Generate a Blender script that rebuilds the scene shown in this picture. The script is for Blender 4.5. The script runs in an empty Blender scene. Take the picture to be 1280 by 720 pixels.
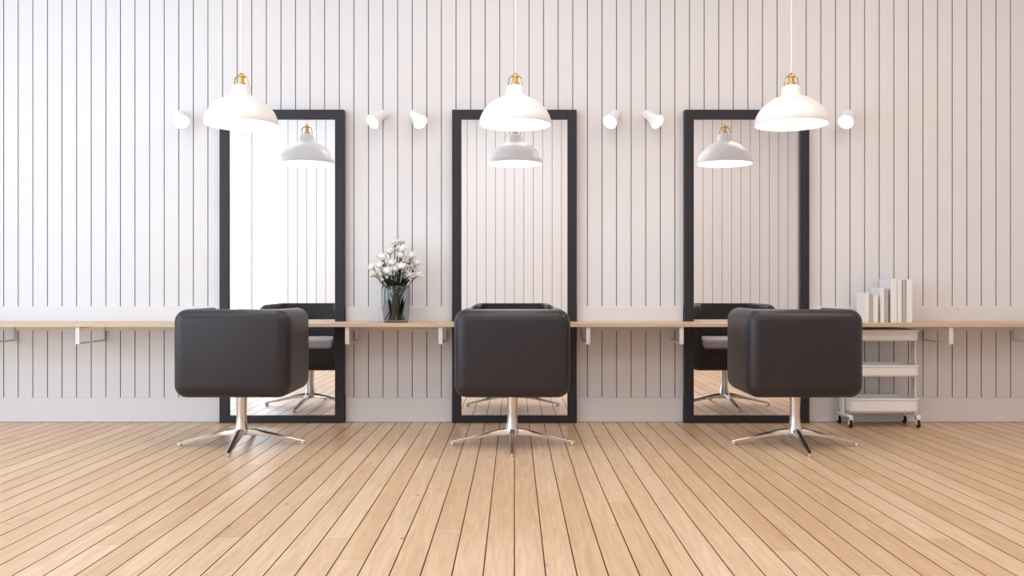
import bpy, bmesh, math, random
from mathutils import Vector, Matrix
random.seed(7)
scene = bpy.context.scene
COL = scene.collection
try:
    scene.view_settings.view_transform = 'Standard'
    scene.view_settings.look = 'None'
except Exception as e:
    print(e)

# ------------------------------------------------------------ materials
def mat(name, col, rough=0.5, metal=0.0, spec=0.5, noise=0.0, nscale=8.0, bump=0.0, bscale=60.0,
        emit=None, estr=0.0, trans=0.0, ior=1.45, coat=0.0, sheen=0.0):
    m = bpy.data.materials.new(name); m.use_nodes = True
    nt = m.node_tree; N = nt.nodes; L = nt.links
    b = N['Principled BSDF']
    b.inputs['Base Color'].default_value = (*col, 1)
    b.inputs['Roughness'].default_value = rough
    b.inputs['Metallic'].default_value = metal
    b.inputs['Specular IOR Level'].default_value = spec
    b.inputs['IOR'].default_value = ior
    b.inputs['Transmission Weight'].default_value = trans
    b.inputs['Coat Weight'].default_value = coat
    if emit:
        b.inputs['Emission Color'].default_value = (*emit, 1)
        b.inputs['Emission Strength'].default_value = estr
    tc = N.new('ShaderNodeTexCoord')
    if noise > 0:
        n = N.new('ShaderNodeTexNoise'); n.inputs['Scale'].default_value = nscale
        n.inputs['Detail'].default_value = 4
        L.new(tc.outputs['Object'], n.inputs['Vector'])
        mx = N.new('ShaderNodeMix'); mx.data_type = 'RGBA'
        mx.inputs[6].default_value = (*[c*(1-noise) for c in col], 1)
        mx.inputs[7].default_value = (*[min(1, c*(1+noise)) for c in col], 1)
        L.new(n.outputs['Fac'], mx.inputs[0]); L.new(mx.outputs[2], b.inputs['Base Color'])
    if bump > 0:
        n2 = N.new('ShaderNodeTexNoise'); n2.inputs['Scale'].default_value = bscale
        L.new(tc.outputs['Object'], n2.inputs['Vector'])
        bp = N.new('ShaderNodeBump'); bp.inputs['Strength'].default_value = bump
        bp.inputs['Distance'].default_value = 0.005
        L.new(n2.outputs['Fac'], bp.inputs['Height']); L.new(bp.outputs['Normal'], b.inputs['Normal'])
    return m

def wood(name, c1, c2, pitch=None, axis='Y', rough=0.4, gs=1.0, knots=False):
    m = bpy.data.materials.new(name); m.use_nodes = True
    nt = m.node_tree; N = nt.nodes; L = nt.links; b = N['Principled BSDF']
    tc = N.new('ShaderNodeTexCoord'); sp = N.new('ShaderNodeSeparateXYZ')
    L.new(tc.outputs['Object'], sp.inputs[0])
    def M(op, a, bb=None, c=None):
        n = N.new('ShaderNodeMath'); n.operation = op
        for i, v in enumerate((a, bb, c)):
            if v is None: continue
            if isinstance(v, (int, float)): n.inputs[i].default_value = v
            else: L.new(v, n.inputs[i])
        return n.outputs[0]
    along, across = (sp.outputs['Y'], sp.outputs['X']) if axis == 'Y' else (sp.outputs['X'], sp.outputs['Y'])
    if pitch:
        bid = M('FLOOR', M('DIVIDE', across, pitch))
        wn = N.new('ShaderNodeTexWhiteNoise'); wn.noise_dimensions = '1D'; L.new(bid, wn.inputs['W'])
        off = M('MULTIPLY', wn.outputs['Value'], 17.0)
        ja = M('DIVIDE', M('ADD', along, off), 2.6)
        jid = M('FLOOR', ja)
        fr = M('FRACT', ja)
        joint = M('LESS_THAN', fr, 0.0010)
        wn2 = N.new('ShaderNodeTexWhiteNoise'); wn2.noise_dimensions = '2D'
        cb0 = N.new('ShaderNodeCombineXYZ'); L.new(bid, cb0.inputs[0]); L.new(jid, cb0.inputs[1])
        L.new(cb0.outputs[0], wn2.inputs['Vector'])
        tone = wn2.outputs['Value']
    else:
        off = 0.0; tone = None
    cb = N.new('ShaderNodeCombineXYZ')
    L.new(M('MULTIPLY', across, 14*gs), cb.inputs[0])
    L.new(M('MULTIPLY', M('ADD', along, off), 0.9*gs), cb.inputs[1])
    L.new(M('MULTIPLY', sp.outputs['Z'], 14*gs), cb.inputs[2])
    n = N.new('ShaderNodeTexNoise'); n.inputs['Scale'].default_value = 2.0
    n.inputs['Detail'].default_value = 8; n.inputs['Distortion'].default_value = 1.6
    L.new(cb.outputs[0], n.inputs['Vector'])
    rp = N.new('ShaderNodeValToRGB')
    rp.color_ramp.elements[0].position = 0.3; rp.color_ramp.elements[0].color = (*c2, 1)
    rp.color_ramp.elements[1].position = 0.65; rp.color_ramp.elements[1].color = (*c1, 1)
    L.new(n.outputs['Fac'], rp.inputs[0])
    out = rp.outputs[0]
    if tone is not None:
        hsv = N.new('ShaderNodeHueSaturation')
        L.new(out, hsv.inputs['Color'])
        L.new(M('MULTIPLY_ADD', tone, 0.16, 0.92), hsv.inputs['Value'])
        L.new(M('MULTIPLY_ADD', tone, -0.16, 1.08), hsv.inputs['Saturation'])
        mx = N.new('ShaderNodeMix'); mx.data_type = 'RGBA'
        L.new(joint, mx.inputs[0]); L.new(hsv.outputs[0], mx.inputs[6])
        mx.inputs[7].default_value = (*[c*0.45 for c in c2], 1)
        out = mx.outputs[2]
        if knots:
            v = N.new('ShaderNodeTexVoronoi'); v.inputs['Scale'].default_value = 1.0
            cb2 = N.new('ShaderNodeCombineXYZ')
            L.new(M('MULTIPLY', across, 4.0), cb2.inputs[0]); L.new(M('MULTIPLY', along, 2.6), cb2.inputs[1])
            L.new(cb2.outputs[0], v.inputs['Vector'])
            kn = N.new('ShaderNodeMapRange'); L.new(v.outputs['Distance'], kn.inputs[0])
            kn.inputs[1].default_value = 0.02; kn.inputs[2].default_value = 0.06
            kn.inputs[3].default_value = 0.7; kn.inputs[4].default_value = 0.0
            mk = N.new('ShaderNodeMix'); mk.data_type = 'RGBA'
            L.new(kn.outputs[0], mk.inputs[0]); L.new(out, mk.inputs[6])
            mk.inputs[7].default_value = (*[c*0.35 for c in c2], 1)
            out = mk.outputs[2]
    L.new(out, b.inputs['Base Color'])
    b.inputs['Roughness'].default_value = rough
    bp = N.new('ShaderNodeBump'); bp.inputs['Strength'].default_value = 0.12
    bp.inputs['Distance'].default_value = 0.002
    L.new(n.outputs['Fac'], bp.inputs['Height']); L.new(bp.outputs[0], b.inputs['Normal'])
    return m

M_WALL = mat('painted_boards', (0.80, 0.785, 0.80), 0.5, noise=0.012, nscale=1.5)
M_GROOVE = mat('board_gap', (0.22, 0.215, 0.23), 0.9, noise=0.1)
M_TRIM = mat('painted_trim', (0.80, 0.78, 0.79), 0.45, noise=0.01)
M_PLAIN = mat('plaster', (0.80, 0.78, 0.77), 0.8, noise=0.02, bump=0.05)
M_CEIL = mat('ceiling_paint', (0.85, 0.85, 0.85), 0.9, noise=0.01)
M_FLOOR = wood('floor_planks', (0.74, 0.52, 0.33), (0.60, 0.39, 0.225), pitch=0.12, rough=0.34, knots=True)
M_FGAP = mat('floor_gap', (0.12, 0.05, 0.03), 0.9, noise=0.1)
M_COUNTER = wood('counter_wood', (0.70, 0.52, 0.36), (0.60, 0.43, 0.28), axis='X', rough=0.4)
M_FRAME = mat('mirror_frame_lacquer', (0.019, 0.017, 0.024), 0.45, noise=0.1)
M_MIRROR = mat('mirror_silver', (0.97, 0.97, 0.98), 0.0, metal=1.0)
M_LEATHER = mat('charcoal_leather', (0.022, 0.017, 0.021), 0.36, noise=0.08, bump=0.10, bscale=220)
M_SEAT = mat('seat_fabric', (0.56, 0.52, 0.56), 0.8, noise=0.08, bump=0.2, bscale=300)
M_CHROME = mat('brushed_chrome', (0.70, 0.64, 0.58), 0.24, metal=1.0, noise=0.03)
M_WHITE = mat('white_enamel', (0.92, 0.92, 0.92), 0.3, noise=0.01)
M_BRASS = mat('brass', (0.66, 0.44, 0.18), 0.25, metal=1.0, noise=0.05)
M_BULB = mat('frosted_bulb', (1, 1, 1), 0.4, emit=(1.0, 0.94, 0.88), estr=28, noise=0.01)
M_SPOTE = mat('spot_lens', (0.95, 0.95, 0.95), 0.4, emit=(1.0, 0.97, 0.94), estr=1.8, noise=0.01)
M_BRACKET = mat('bracket_white', (0.78, 0.76, 0.77), 0.4, noise=0.02)
M_GLASS = mat('smoked_glass', (0.66, 0.69, 0.70), 0.02, trans=1.0, ior=1.45, noise=0.02)
M_STEM = mat('stem_green', (0.014, 0.028, 0.018), 0.6, noise=0.3)
M_PETAL = mat('white_petals', (0.95, 0.93, 0.90), 0.6, noise=0.03, nscale=30)
M_BOOK = mat('book_cover_white', (0.90, 0.89, 0.88), 0.5, noise=0.03)
M_BOOK2 = mat('book_cover_grey', (0.50, 0.49, 0.50), 0.5, noise=0.03)
M_PAGE = mat('book_pages', (0.74, 0.71, 0.66), 0.9, noise=0.06, nscale=60)
M_RUB = mat('black_rubber', (0.02, 0.02, 0.02), 0.6, noise=0.1)
M_WINF = mat('window_frame_paint', (0.75, 0.75, 0.77), 0.4, noise=0.02)

# ------------------------------------------------------------ mesh helpers
def obj_from_bm(name, bm, mats, parent=None, smooth=None):
    bmesh.ops.recalc_face_normals(bm, faces=bm.faces[:])
    me = bpy.data.meshes.new(name); bm.to_mesh(me); bm.free()
    if not isinstance(mats, (list, tuple)): mats = [mats]
    for m in mats: me.materials.append(m)
    if smooth is not None:
        for p in me.polygons: p.use_smooth = True
        me.set_sharp_from_angle(angle=math.radians(smooth))
    ob = bpy.data.objects.new(name, me); COL.objects.link(ob)
    if parent: ob.parent = parent
    return ob

def add_box(bm, x0, x1, y0, y1, z0, z1, bevel=0.0, seg=3, mi=0):
    r = bmesh.ops.create_cube(bm, size=1.0)
    vs = r['verts']
    for v in vs:
        v.co = Vector(((x0+x1)/2 + v.co.x*(x1-x0), (y0+y1)/2 + v.co.y*(y1-y0), (z0+z1)/2 + v.co.z*(z1-z0)))
    fs = list({f for v in vs for f in v.link_faces})
    for f in fs: f.material_index = mi
    if bevel > 0:
        es = list({e for v in vs for e in v.link_edges})
        r = bmesh.ops.bevel(bm, geom=es, offset=bevel, segments=seg, profile=0.5, affect='EDGES')
        for f in r['faces']: f.material_index = mi

def box(name, x0, x1, y0, y1, z0, z1, m, parent=None, bevel=0.0, seg=3):
    bm = bmesh.new(); add_box(bm, x0, x1, y0, y1, z0, z1, bevel, seg)
    return obj_from_bm(name, bm, m, parent, smooth=35 if bevel > 0 else None)

def add_lathe(bm, prof, n=48, mtx=None, closed=False, mi=0):
    rings = []
    for r, z in prof:
        if r < 1e-6:
            rings.append([bm.verts.new((0, 0, z))])
        else:
            rings.append([bm.verts.new((r*math.cos(2*math.pi*i/n), r*math.sin(2*math.pi*i/n), z)) for i in range(n)])
    pairs = list(zip(rings, rings[1:]))
    if closed: pairs.append((rings[-1], rings[0]))
    for a, b in pairs:
        for i in range(n):
            j = (i+1) % n
            if len(a) == 1 and len(b) == 1: continue
            if len(a) == 1: f = bm.faces.new((a[0], b[j], b[i]))
            elif len(b) == 1: f = bm.faces.new((a[i], a[j], b[0]))
            else: f = bm.faces.new((a[i], a[j], b[j], b[i]))
            f.material_index = mi
    if mtx is not None:
        for ring in rings:
            for v in ring: v.co = mtx @ v.co

def lathe(name, prof, m, parent=None, n=48, mtx=None, closed=False, smooth=40):
    bm = bmesh.new(); add_lathe(bm, prof, n, mtx, closed)
    return obj_from_bm(name, bm, m, parent, smooth)

def add_tube(bm, pts, rads, n=10, mi=0, cap=True):
    pts = [Vector(p) for p in pts]
    if isinstance(rads, (int, float)): rads = [rads]*len(pts)
    rings = []; up = None
    for i, p in enumerate(pts):
        t = (pts[min(i+1, len(pts)-1)] - pts[max(i-1, 0)]).normalized()
        if up is None:
            up = Vector((0, 0, 1)) if abs(t.z) < 0.9 else Vector((1, 0, 0))
        a = t.cross(up).normalized(); b = a.cross(t).normalized(); up = b
        rings.append([bm.verts.new(p + (a*math.cos(2*math.pi*k/n) + b*math.sin(2*math.pi*k/n))*rads[i]) for k in range(n)])
    for a, b in zip(rings, rings[1:]):
        for k in range(n):
            f = bm.faces.new((a[k], a[(k+1) % n], b[(k+1) % n], b[k])); f.material_index = mi
    if cap:
        for r in (rings[0], rings[-1]):
            f = bm.faces.new(r); f.material_index = mi

def tube(name, pts, rads, m, parent=None, n=12):
    bm = bmesh.new(); add_tube(bm, pts, rads, n)
    return obj_from_bm(name, bm, m, parent, 50)

def aim(direction, loc):
    q = Vector(direction).normalized().to_track_quat('Z', 'Y')
    return Matrix.Translation(loc) @ q.to_matrix().to_4x4()

def empty(name, loc, rotz=0.0):
    e = bpy.data.objects.new(name, None); e.empty_display_size = 0.2
    COL.objects.link(e); e.location = loc; e.rotation_euler = (0, 0, rotz)
    return e

# ------------------------------------------------------------ room
XL, XR, YB, ZC = -5.6, 5.6, -8.3, 4.4
D = 7.125; F = 1083.0

def grooved(bm, x0, x1, pitch, gap, depth, fn):
    k = math.floor(x0/pitch); pr = []
    xs = []
    while k*pitch <= x1 + 1e-6:
        xs.append(k*pitch); k += 1
    pr.append((x0, 0, 0))
    for g in xs:
        a, b = g-gap/2, g+gap/2
        if a <= x0 or b >= x1: continue
        pr += [(a, 0, 0), (a+0.0005, depth, 1), (b-0.0005, depth, 1), (b, 0, 1)]
    pr.append((x1, 0, 0))
    va = [bm.verts.new(fn(p[0], p[1], 0)) for p in pr]
    vb = [bm.verts.new(fn(p[0], p[1], 1)) for p in pr]
    for i in range(len(pr)-1):
        f = bm.faces.new((va[i], va[i+1], vb[i+1], vb[i]))
        f.material_index = 1 if (pr[i][1] > 0 or pr[i+1][1] > 0) else 0

# floor
bm = bmesh.new()
grooved(bm, XL, XR, 0.12, 0.0052, 0.007, lambda x, d, t: (x, 0.0 if t else YB, -d))
add_box(bm, XL, XR, YB, 0.0, -0.12, -0.02)
obj_from_bm('floor', bm, [M_FLOOR, M_FGAP])
# wall the mirrors stand against
bm = bmesh.new()
grooved(bm, XL, XR, 0.12, 0.0070, 0.008, lambda x, d, t: (x, d, ZC if t else 0.0))
add_box(bm, XL, XR, 0.03, 0.15, 0, ZC)
obj_from_bm('wall_front', bm, [M_WALL, M_GROOVE])
# wall behind the camera
wins_b = [(-5.42, -4.90), (-4.68, -4.17)]
bm = bmesh.new()
grooved(bm, -4.02, XR, 0.167, 0.008, 0.007, lambda x, d, t: (x, YB-d, ZC if t else 0.0))
add_box(bm, -4.02, XR, YB-0.15, YB-0.03, 0, ZC)
for a, b in [(XL, -5.42), (-4.90, -4.68), (-4.17, -4.02)]:
    add_box(bm, a, b, YB-0.15, YB, 0, ZC)
for a, b in wins_b:
    add_box(bm, a, b, YB-0.15, YB, 0, 0.3); add_box(bm, a, b, YB-0.15, YB, 4.2, ZC)
obj_from_bm('wall_back', bm, [M_WALL, M_GROOVE])
box('baseboard_back', -4.02, XR, YB+0.001, YB+0.02, 0.001, 0.25, M_TRIM, bevel=0.004)
# left wall with windows
wins_l = [(-7.4, -5.6), (-5.2, -3.4), (-3.0, -1.2)]
bm = bmesh.new()
ys = [YB] + [v for w in wins_l for v in w] + [0.0]
for i in range(0, len(ys), 2):
    add_box(bm, XL-0.15, XL, ys[i], ys[i+1], 0, ZC)
for a, b in wins_l:
    add_box(bm, XL-0.15, XL, a, b, 0, 0.3); add_box(bm, XL-0.15, XL, a, b, 3.9, ZC)
obj_from_bm('wall_left', bm, M_PLAIN)
box('wall_right', XR, XR+0.15, YB, 0.0, 0, ZC, M_PLAIN)
box('ceiling', XL, XR, YB, 0.0, ZC, ZC+0.12, M_CEIL)
box('baseboard_left', XL+0.001, XL+0.02, YB+0.02, -0.03, 0.001, 0.2, M_TRIM, bevel=0.004)
box('baseboard_right', XR-0.02, XR-0.001, YB+0.03, -0.03, 0.001, 0.2, M_TRIM, bevel=0.004)

wi = 1
def win_frame(x0, x1, y0, y1, z0, z1, axis):
    global wi
    bm = bmesh.new(); t = 0.04
    if axis == 'x':
        add_box(bm, x0, x0+t, y0, y1, z0, z1); add_box(bm, x1-t, x1, y0, y1, z0, z1)
        add_box(bm, x0+t, x1-t, y0, y1, z0, z0+t); add_box(bm, x0+t, x1-t, y0, y1, z1-t, z1)
    else:
        add_box(bm, x0, x1, y0, y0+t, z0, z1); add_box(bm, x0, x1, y1-t, y1, z0, z1)
        add_box(bm, x0, x1, y0+t, y1-t, z0, z0+t); add_box(bm, x0, x1, y0+t, y1-t, z1-t, z1)
        add_box(bm, x0, x1, (y0+y1)/2-t/2, (y0+y1)/2+t/2, z0+t, z1-t)
    obj_from_bm('window_%d' % wi, bm, M_WINF); wi += 1
for a, b in wins_b: win_frame(a, b, YB-0.12, YB-0.06, 0.3, 4.2, 'x')
for a, b in wins_l: win_frame(XL-0.12, XL-0.06, a, b, 0.3, 3.9, 'y')

# trims on the mirror wall (interrupted by the mirrors)
MX = [-1.895, 0.0, 1.895]; MW = 1.016; MD = 0.07
segs = []; x = XL+0.001
for c in MX:
    segs.append((x, c-MW/2-0.003)); x = c+MW/2+0.003
segs.append((x, XR-0.001))
bm = bmesh.new()
for a, b in segs: add_box(bm, a, b, -0.022, -0.001, 0.001, 0.2, 0.004, 2)
obj_from_bm('baseboard_front', bm, M_TRIM)
bm = bmesh.new()
for a, b in segs: add_box(bm, a, b, -0.022, -0.001, 0.75, 0.95, 0.004, 2)
obj_from_bm('trim_1', bm, M_TRIM)

# ------------------------------------------------------------ mirrors
MH = 2.553
def mirror(cx):
    e = empty('floor_mirror', (cx, 0, 0))
    w = MW/2; fr = 0.075
    bm = bmesh.new()
    add_box(bm, -w, -w+fr, -MD, -0.002, 0.001, MH, 0.003, 2)
    add_box(bm, w-fr, w, -MD, -0.002, 0.001, MH, 0.003, 2)
    add_box(bm, -w+fr, w-fr, -MD, -0.002, MH-fr, MH, 0.003, 2)
    add_box(bm, -w+fr, w-fr, -MD, -0.002, 0.001, 0.06, 0.003, 2)
    obj_from_bm('frame', bm, M_FRAME, e)
    box('mirror_glass', -w+fr-0.005, w-fr+0.005, -0.045, -0.039, 0.055, MH-fr+0.005, M_MIRROR, e)
for c in MX: mirror(c)

# ------------------------------------------------------------ counter with notches for the mirrors
CF = -0.455; CT = 0.828; CB = 0.800
ce = empty('wall_counter', (0, 0, CB))
pts = [(XL+0.002, CF), (XR-0.002, CF), (XR-0.002, -0.024)]
for c in reversed(MX):
    pts += [(c+MW/2+0.004, -0.024), (c+MW/2+0.004, -MD-0.004), (c-MW/2-0.004, -MD-0.004), (c-MW/2-0.004, -0.024)]
pts.append((XL+0.002, -0.024))
bm = bmesh.new()
lo = [bm.verts.new((p[0], p[1], 0)) for p in pts]; hi = [bm.verts.new((p[0], p[1], CT-CB)) for p in pts]
bm.faces.new(lo); bm.faces.new(hi)
for i in range(len(pts)):
    j = (i+1) % len(pts); bm.faces.new((lo[i], lo[j], hi[j], hi[i]))
bmesh.ops.triangulate(bm, faces=[f for f in bm.faces if len(f.verts) > 4])
obj_from_bm('counter_top', bm, M_COUNTER, ce)
for i, bx in enumerate([-5.0, -4.11, -3.37, -2.57, -1.29, -0.57, 0.57, 1.29, 2.55, 3.37, 4.11, 5.0]):
    bm = bmesh.new(); t = 0.016; zt = -0.001; zb = -0.135
    add_box(bm, bx-t, bx+t, CF+0.012, CF+0.022, zb, zt, 0.002, 1)
    add_box(bm, bx-t, bx+t, -0.034, -0.0235, zb, zt, 0.002, 1)
    add_box(bm, bx-t, bx+t, CF+0.022, -0.034, zt-0.012, zt, 0.002, 1)
    add_box(bm, bx-t, bx+t, CF+0.022, -0.034, zb, zb+0.012, 0.002, 1)
    obj_from_bm('bracket_%d' % (i+1), bm, M_BRACKET, ce)

# ------------------------------------------------------------ chairs
def apply_mods(ob):
    dg = bpy.context.evaluated_depsgraph_get()
    me = bpy.data.meshes.new_from_object(ob.evaluated_get(dg))
    ob.modifiers.clear(); ob.data = me

def chair_shell_mesh():
    W = 0.785/2; Z0, Z1 = 0.358, 0.956; Y0, Y1 = -0.265, 0.395
    bm = bmesh.new(); add_box(bm, -W, W, Y0, Y1, Z0, Z1, 0.085, 8)
    a = obj_from_bm('shell_tmp', bm, M_LEATHER)
    bm = bmesh.new(); add_box(bm, -W+0.10, W-0.10, Y0+0.11, Y1+0.5, 0.55, Z1+0.5, 0.07, 6)
    b = obj_from_bm('cut_tmp', bm, M_LEATHER)
    md = a.modifiers.new('b', 'BOOLEAN'); md.operation = 'DIFFERENCE'; md.object = b; md.solver = 'EXACT'
    bv = a.modifiers.new('bev', 'BEVEL'); bv.width = 0.012; bv.segments = 3
    bv.limit_method = 'ANGLE'; bv.angle_limit = math.radians(35)
    apply_mods(a); me = a.data
    for p in me.polygons: p.use_smooth = True
    me.set_sharp_from_angle(angle=math.radians(50))
    bpy.data.objects.remove(a); bpy.data.objects.remove(b)
    return me
SHELL = chair_shell_mesh()

def chair(x, y, rot_seat, rot_base):
    e = empty('salon_chair', (x, y, 0))
    s = bpy.data.objects.new('shell', SHELL); COL.objects.link(s); s.parent = e
    s.rotation_euler = (0, 0, rot_seat)
    W = 0.785/2
    c = box('seat_cushion', -W+0.103, W-0.103, -0.15, 0.385, 0.552, 0.645, M_SEAT, e, 0.03, 5)
    c.rotation_euler = (0, 0, rot_seat)
    # welt seams where the back panel meets the sides
    bm = bmesh.new()
    for sx in (-1, 1):
        xs = sx*(W+0.0005); yy = -0.265+0.088
        add_tube(bm, [(xs, yy, 0.358+0.09), (xs, yy, 0.60), (xs, yy, 0.956-0.09)], 0.0022, 6)
    obj_from_bm('piping', bm, M_LEATHER, e, 60).rotation_euler = (0, 0, rot_seat)
    lathe('column', [(0, 0.359), (0.085, 0.359), (0.085, 0.350), (0.038, 0.345), (0.036, 0.30), (0.034, 0.22),
                     (0.038, 0.16), (0.044, 0.135), (0.05, 0.115), (0.05, 0.085), (0.035, 0.075), (0, 0.075)], M_CHROME, e, 40)
    bm = bmesh.new()
    for k in range(4):
        a = rot_base + math.pi/2*k
        R = Matrix.Rotation(a, 4, 'Z')
        secs = []
        for t, zt, th, w in [(0.02, 0.125, 0.05, 0.024), (0.10, 0.112, 0.038, 0.023), (0.20, 0.088, 0.028, 0.021),
                             (0.30, 0.062, 0.023, 0.018), (0.38, 0.042, 0.019, 0.015), (0.435, 0.028, 0.015, 0.012)]:
            ring = []
            for (dx, dz) in [(-w, -th), (w, -th), (w, -th*0.35), (w*0.55, 0), (-w*0.55, 0), (-w, -th*0.35)]:
                ring.append(bm.verts.new(R @ Vector((dx, -t, zt+dz))))
            secs.append(ring)
        for p, q in zip(secs, secs[1:]):
            for i in range(6): bm.faces.new((p[i], p[(i+1) % 6], q[(i+1) % 6], q[i]))
        bm.faces.new(secs[0]); bm.faces.new(secs[-1])
    obj_from_bm('star_base', bm, M_CHROME, e, 40)
    bm = bmesh.new()
    for k in range(4):
        a = rot_base + math.pi/2*k
        p = Matrix.Rotation(a, 4, 'Z') @ Vector((0, -0.42, 0))
        add_lathe(bm, [(0, 0.0), (0.016, 0.0), (0.018, 0.005), (0.014, 0.02), (0, 0.02)], 16, Matrix.Translation(p))
    obj_from_bm('glides', bm, M_CHROME, e, 40)
chair(-1.908, -1.065, 0, math.radians(6))
chair(-0.015, -1.065, 0, 0)
chair(1.962, -1.065, 0, math.radians(-5))

# ------------------------------------------------------------ pendant lamps
def pendant(x, y):
    e = empty('pendant_lamp', (x, y, 2.25))
    Z = -2.25
    outer = [(0.250, 2.250), (0.2525, 2.256), (0.2525, 2.286), (0.2475, 2.298), (0.240, 2.318), (0.226, 2.345), (0.206, 2.371),
             (0.180, 2.397), (0.148, 2.420), (0.114, 2.438), (0.086, 2.449), (0.073, 2.457), (0.069, 2.466), (0.067, 2.508),
             (0.061, 2.522), (0.045, 2.529), (0.02, 2.531)]
    inner = [(0.02, 2.525), (0.043, 2.522), (0.056, 2.512), (0.062, 2.50), (0.064, 2.462), (0.070, 2.451), (0.084, 2.443),
             (0.112, 2.432), (0.145, 2.414), (0.177, 2.392), (0.202, 2.366), (0.222, 2.341), (0.236, 2.315), (0.243, 2.295), (0.2475, 2.282), (0.2475, 2.256)]
    lathe('shade', [(r, z+Z) for r, z in outer+inner], M_WHITE, e, 72, closed=True, smooth=60)
    bm = bmesh.new()
    add_lathe(bm, [(0, 2.53+Z), (0.03, 2.53+Z), (0.03, 2.545+Z), (0.018, 2.55+Z), (0.018, 2.585+Z), (0.024, 2.588+Z),
                   (0.024, 2.60+Z), (0.012, 2.612+Z), (0.005, 2.618+Z), (0, 2.618+Z)], 24)
    add_tube(bm, [(-0.050, 0, 2.515+Z), (-0.048, 0, 2.55+Z), (-0.043, 0, 2.580+Z), (-0.030, 0, 2.592+Z), (0, 0, 2.594+Z),
                  (0.030, 0, 2.592+Z), (0.043, 0, 2.580+Z), (0.048, 0, 2.55+Z), (0.050, 0, 2.515+Z)], 0.005, 8)
    obj_from_bm('brass_fitting', bm, M_BRASS, e, 45)
    lathe('socket', [(0, 2.52+Z), (0.022, 2.52+Z), (0.024, 2.44+Z), (0.02, 2.43+Z), (0, 2.43+Z)], M_WHITE, e, 24)
    lathe('bulb', [(0, 2.43+Z), (0.018, 2.428+Z), (0.03, 2.41+Z), (0.05, 2.38+Z), (0.055, 2.355+Z), (0.05, 2.33+Z),
                   (0.03, 2.31+Z), (0, 2.303+Z)], M_BULB, e, 24, smooth=80)
    tube('cord', [(0, 0, 2.615+Z), (0, 0, 3.4+Z), (0, 0, ZC-0.03+Z)], 0.0055, M_WHITE, e, 8)
    lathe('ceiling_rose', [(0, ZC-0.001+Z), (0.06, ZC-0.001+Z), (0.055, ZC-0.03+Z), (0, ZC-0.035+Z)], M_WHITE, e, 32)
pendant(-1.927, -1.01); pendant(0.006, -1.01); pendant(1.955, -1.01)

# ------------------------------------------------------------ wall spotlights
def spot(x, sx):
    e = empty('wall_spotlight', (x, 0, 2.52))
    lathe('wall_plate', [(0, 0.0), (0.036, 0.0), (0.038, 0.004), (0.036, 0.018), (0.028, 0.024), (0, 0.024)], M_WHITE, e, 32,
          aim((0, -1, 0), (0, -0.001, 0)))
    tube('arm', [(0, -0.02, 0), (0.004*sx, -0.06, -0.003), (0.018*sx, -0.085, -0.02)], 0.011, M_WHITE, e)
    d = Vector((0.50*sx, -0.60, -0.62)).normalized()
    p = Vector((0.000*sx, -0.070, 0.0))
    m = aim(d, p)
    lathe('head', [(0, -0.022), (0.024, -0.018), (0.033, 0.0), (0.036, 0.02), (0.042, 0.06), (0.058, 0.105), (0.064, 0.135),
                   (0.061, 0.137), (0.056, 0.118), (0.053, 0.112), (0, 0.112)], M_WHITE, e, 36, m, smooth=50)
    lathe('lens', [(0, 0.115), (0.049, 0.115), (0.049, 0.121), (0, 0.126)], M_SPOTE, e, 32, m)
for x, s in [(-2.745, 1), (-1.075, -1), (-0.825, 1), (0.835, -1), (1.085, 1), (2.735, -1)]: spot(x, s)

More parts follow.
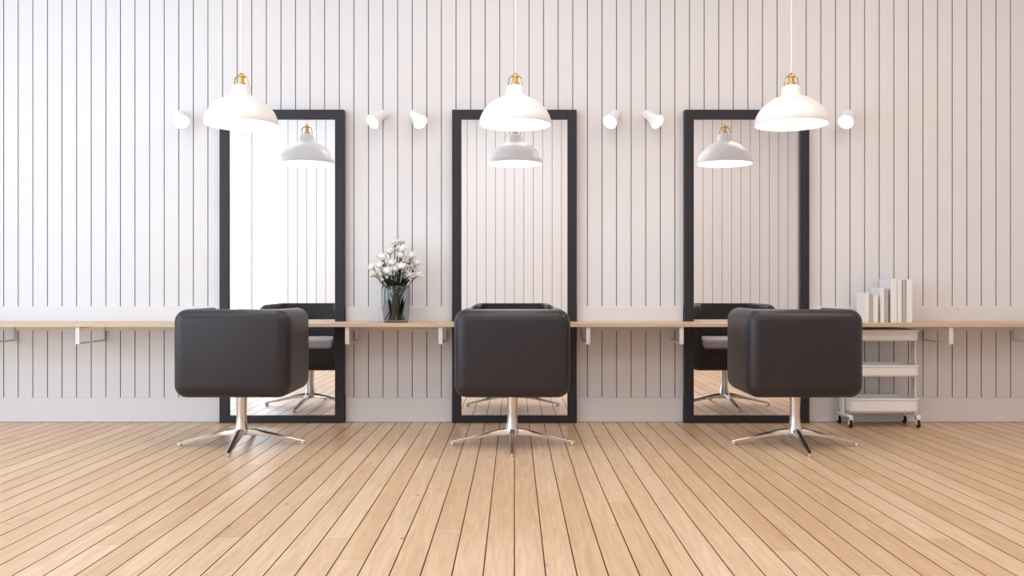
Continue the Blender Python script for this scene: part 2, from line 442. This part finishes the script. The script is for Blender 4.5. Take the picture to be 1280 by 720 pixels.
# ------------------------------------------------------------ vase with flowers
def flowers(x, y):
    e = empty('flower_vase', (x, y, CT))
    g = [(0, 0.001), (0.092, 0.001), (0.100, 0.006), (0.108, 0.05), (0.117, 0.12), (0.120, 0.19), (0.118, 0.25), (0.113, 0.288),
         (0.110, 0.290), (0.107, 0.288), (0.112, 0.25), (0.114, 0.19), (0.111, 0.12), (0.102, 0.05), (0.094, 0.02), (0, 0.018)]
    lathe('glass_vase', g, M_GLASS, e, 56, smooth=50)
    rnd = random.Random(21)
    bs = bmesh.new(); bp = bmesh.new()
    def petal_flower(c, d, R):
        m = aim(d, c)
        for k in range(10):
            lay = 0 if k < 4 else 1
            a = 2*math.pi*k/(4 if lay == 0 else 6) + lay*0.5
            rr = R*(0.45 if lay == 0 else 0.72); op = 0.12 if lay == 0 else 0.30
            rows = []
            for i in range(5):
                u = i/4; row = []
                for j in range(5):
                    v = (j-2)/2
                    wd = 0.78*math.sin(math.pi*(0.14+0.74*u))
                    ang = a + v*wd
                    rad = rr*(0.25+0.80*math.sin(math.pi*0.5*min(1, u*1.8))) + R*op*u*u*(1-0.25*v*v)
                    row.append(bp.verts.new(m @ Vector((rad*math.cos(ang), rad*math.sin(ang), R*(1.15*u - 0.45 - 0.15*v*v*u)))))
                rows.append(row)
            for i in range(4):
                for j in range(4): bp.faces.new((rows[i][j], rows[i][j+1], rows[i+1][j+1], rows[i+1][j]))
        bmesh.ops.create_icosphere(bp, subdivisions=2, radius=R*0.62, matrix=m @ Matrix.Translation((0, 0, 0.18*R)))
        add_lathe(bs, [(0, -0.55*R), (0.18*R, -0.50*R), (0.30*R, -0.38*R), (0, -0.3*R)], 8, m)
    layout = [(-0.17, .10), (-0.12, .17), (-0.06, .13), (-0.09, .23), (-0.03, .19), (0.0, .31), (0.04, .25), (0.05, .16), (0.06, .30),
              (0.10, .21), (0.14, .14), (0.175, .10), (-0.02, .09), (0.03, .11), (0.10, .09), (-0.12, .24), (-0.02, .35), (0.13, .25),
              (-0.11, .10), (0.06, .21), (-0.185, .16), (0.16, .19), (-0.06, .28), (0.03, .36), (-0.07, .18), (0.0, .14), (0.12, .17)]
    for i, (tx, tz) in enumerate(layout):
        ty = rnd.uniform(-0.12, 0.10)*(1 if abs(tx) < 0.1 else 0.5)
        top = Vector((tx+rnd.uniform(-.008, .008), ty, 0.275+tz))
        bx, by = -tx*0.35+rnd.uniform(-.03, .03), rnd.uniform(-.05, .05)
        b0 = Vector((bx, by, 0.025)); mid = Vector((tx*0.40, ty*0.4, 0.28))
        pts = []
        for k in range(11):
            t = k/10
            pts.append(b0*(1-t)**2 + mid*2*t*(1-t) + top*t*t)
        for p in pts:
            if p.z < 0.30:
                r = math.hypot(p.x, p.y)
                if r > 0.09: p.x *= 0.09/r; p.y *= 0.09/r
        add_tube(bs, pts, [0.0055]*5+[0.0040]*6, 6)
        d = (pts[-1]-pts[-2]).normalized() + Vector((rnd.uniform(-.3, .3), rnd.uniform(-.9, -.1), 0.1))
        petal_flower(top, d, rnd.uniform(0.031, 0.040))
        if i % 2 == 0:
            q = pts[7]; o = q + Vector((rnd.uniform(-.07, .07), rnd.uniform(-.05, .0), rnd.uniform(.02, .06)))
            add_tube(bs, [q, (q+o)/2+Vector((0, 0, .005)), o], 0.0025, 5)
            petal_flower(o, (o-q), 0.014)
    for i in range(52):
        a = rnd.uniform(0, 2*math.pi); r0 = rnd.uniform(0.02, 0.07)
        lo = i < 20
        base = Vector((r0*math.cos(a), r0*math.sin(a), rnd.uniform(0.04, 0.10) if lo else 0.25))
        L = rnd.uniform(0.12, 0.17) if lo else rnd.uniform(0.08, 0.16); out = 0.02 if lo else rnd.uniform(0.03, 0.13)
        side = Vector((-math.sin(a), math.cos(a), 0)); dirv = Vector((math.cos(a), math.sin(a), 0))
        prev = None
        for k in range(7):
            t = k/6
            c = base + dirv*out*t*t + Vector((0, 0, L*t*(1-0.15*t)))
            w = 0.014*math.sin(math.pi*(0.1+0.9*t)) + 0.0008
            cur = (bs.verts.new(c-side*w), bs.verts.new(c+dirv*0.003), bs.verts.new(c+side*w))
            if prev:
                bs.faces.new((prev[0], prev[1], cur[1], cur[0])); bs.faces.new((prev[1], prev[2], cur[2], cur[1]))
            prev = cur
    obj_from_bm('stems_and_leaves', bs, M_STEM, e, 60)
    obj_from_bm('blossoms', bp, M_PETAL, e, 60)
flowers(-0.94, -0.24)

# ------------------------------------------------------------ books
be = empty('row_of_books', (2.765, -0.18, CT))
x = 0.0
for i, (t, h, dp, m) in enumerate([(0.035, 0.235, 0.17, M_BOOK), (0.022, 0.225, 0.17, M_BOOK2), (0.040, 0.215, 0.18, M_BOOK),
                                   (0.030, 0.275, 0.18, M_BOOK), (0.026, 0.265, 0.17, M_BOOK2), (0.048, 0.345, 0.22, M_BOOK),
                                   (0.034, 0.335, 0.22, M_BOOK), (0.030, 0.335, 0.22, M_BOOK2), (0.046, 0.340, 0.22, M_BOOK)]):
    bm = bmesh.new(); c = 0.004; y0 = -0.11; y1 = y0+dp
    add_box(bm, x, x+c, y0+0.004, y1, 0, h, 0.001, 1)
    add_box(bm, x+t-c, x+t, y0+0.004, y1, 0, h, 0.001, 1)
    add_box(bm, x, x+t, y0, y0+c, 0, h, 0.0018, 2)
    add_box(bm, x+c, x+t-c, y0+c, y1-0.006, 0.004, h-0.005, mi=1)
    obj_from_bm('book_%d' % (i+1), bm, [m, M_PAGE], be)
    x += t + (0.004 if i not in (2, 4) else 0.020)

# ------------------------------------------------------------ trolley
def rrect(w, d, r, z, n=6):
    out = []
    for cx, cy, a0 in [(w/2-r, d/2-r, 0), (-w/2+r, d/2-r, 90), (-w/2+r, -d/2+r, 180), (w/2-r, -d/2+r, 270)]:
        for k in range(n+1):
            a = math.radians(a0+90*k/n); out.append((cx+r*math.cos(a), cy+r*math.sin(a), z))
    return out
def trolley(x0, x1, y0, y1):
    w = x1-x0; d = y1-y0
    e = empty('utility_cart', ((x0+x1)/2, (y0+y1)/2, 0))
    for i, (zb, zt) in enumerate([(0.125, 0.235), (0.405, 0.495), (0.685, 0.772)]):
        bm = bmesh.new(); r = 0.05
        loops = [rrect(w-0.03, d-0.03, r, zb), rrect(w-0.012, d-0.012, r, zb+0.012), rrect(w-0.012, d-0.012, r, zt-0.012), rrect(w, d, r, zt-0.012),
                 rrect(w+0.002, d+0.002, r, zt-0.006), rrect(w, d, r, zt), rrect(w-0.02, d-0.02, r, zt), rrect(w-0.02, d-0.02, r, zb+0.012)]
        vs = [[bm.verts.new(p) for p in l] for l in loops]
        for a, b in zip(vs, vs[1:]):
            for k in range(len(a)):
                j = (k+1) % len(a); bm.faces.new((a[k], a[j], b[j], b[k]))
        bm.faces.new(vs[0]); bm.faces.new(vs[-1])
        obj_from_bm('tray_%d' % (i+1), bm, M_WHITE, e, 35)
    bm = bmesh.new()
    for s in (-1, 1):
        xx = s*(w/2+0.008)
        add_box(bm, xx-0.007, xx+0.007, -0.035, 0.035, 0.09, 0.765, 0.003, 2)
        add_box(bm, s*(w/2-0.01)-0.018, s*(w/2-0.01)+0.018, -d/2+0.02, d/2-0.02, 0.082, 0.100, 0.004, 2)
    add_box(bm, -w/2+0.01, w/2-0.01, -0.02, 0.02, 0.1, 0.115, 0.003, 2)
    obj_from_bm('uprights', bm, M_WHITE, e, 40)
    bm = bmesh.new(); bf = bmesh.new()
    for sx in (-1, 1):
        for sy in (-1, 1):
            cx, cy = sx*(w/2-0.012), sy*(d/2-0.03)
            m = aim((1, 0, 0), (cx, cy, 0.031))
            add_lathe(bm, [(0, -0.011), (0.024, -0.011), (0.030, -0.007), (0.030, 0.007), (0.024, 0.011), (0, 0.011)], 24, m)
            add_box(bf, cx-0.016, cx-0.0125, cy-0.012, cy+0.012, 0.025, 0.082); add_box(bf, cx+0.0125, cx+0.016, cy-0.012, cy+0.012, 0.025, 0.082)
            add_box(bf, cx-0.016, cx+0.016, cy-0.013, cy+0.013, 0.066, 0.083)
    obj_from_bm('wheels', bm, M_RUB, e, 40); obj_from_bm('casters', bf, M_WHITE, e)
trolley(2.63, 3.185, -0.345, -0.045)

# ------------------------------------------------------------ lights
def area(name, loc, rot, sx, sy, power, col):
    l = bpy.data.lights.new(name, 'AREA'); l.shape = 'RECTANGLE'; l.size = sx; l.size_y = sy
    l.energy = power; l.color = col
    o = bpy.data.objects.new(name, l); COL.objects.link(o); o.location = loc; o.rotation_euler = rot
    return o
for i, (a, b) in enumerate(wins_l):
    area('window_daylight', (XL-0.14, (a+b)/2, 2.1), (0, math.radians(-90), 0), 3.6, b-a, [82, 74, 64][i], (0.68, 0.84, 1.0))
for a, b in wins_b:
    area('window_daylight', ((a+b)/2, YB-0.14, 2.25), (math.radians(90), 0, 0), b-a, 3.9, 28, (0.82, 0.91, 1.0))
for x, y, p, c in [(-3.2, -2.5, 22, (0.94, 0.96, 1.0)), (0, -2.5, 36, (1.0, 0.95, 0.92)), (3.2, -2.5, 40, (1.0, 0.84, 0.72)),
                   (-3.2, -6.3, 20, (0.94, 0.97, 1.0)), (0, -6.3, 44, (1.0, 0.97, 0.97)), (3.2, -6.3, 38, (1.0, 0.86, 0.76))]:
    e = empty('added_fill_panel', (x, y, ZC))  # added overhead fill, out of view, brightens walls and shades, warmer to the right
    bm = bmesh.new()
    for q in [(-0.85, -0.8, -0.85, 0.85), (0.8, 0.85, -0.85, 0.85), (-0.8, 0.8, -0.85, -0.8), (-0.8, 0.8, 0.8, 0.85)]:
        add_box(bm, *q, -0.05, -0.001)
    obj_from_bm('fill_frame', bm, M_WHITE, e)
    l = area('fill_light', (0, 0, -0.03), (0, 0, 0), 1.6, 1.6, p, c); l.parent = e

w = bpy.data.worlds.new('World'); scene.world = w; w.use_nodes = True
w.node_tree.nodes['Background'].inputs[0].default_value = (0.8, 0.9, 1.0, 1)
w.node_tree.nodes['Background'].inputs[1].default_value = 1.0

# ------------------------------------------------------------ camera
cam = bpy.data.cameras.new('camera'); co = bpy.data.objects.new('camera', cam); COL.objects.link(co)
cam.sensor_width = 36; cam.lens = 36*F/1280; cam.shift_x = -3/1280
co.location = (0, -D, 1.1); co.rotation_euler = (math.radians(90), 0, 0)
scene.camera = co
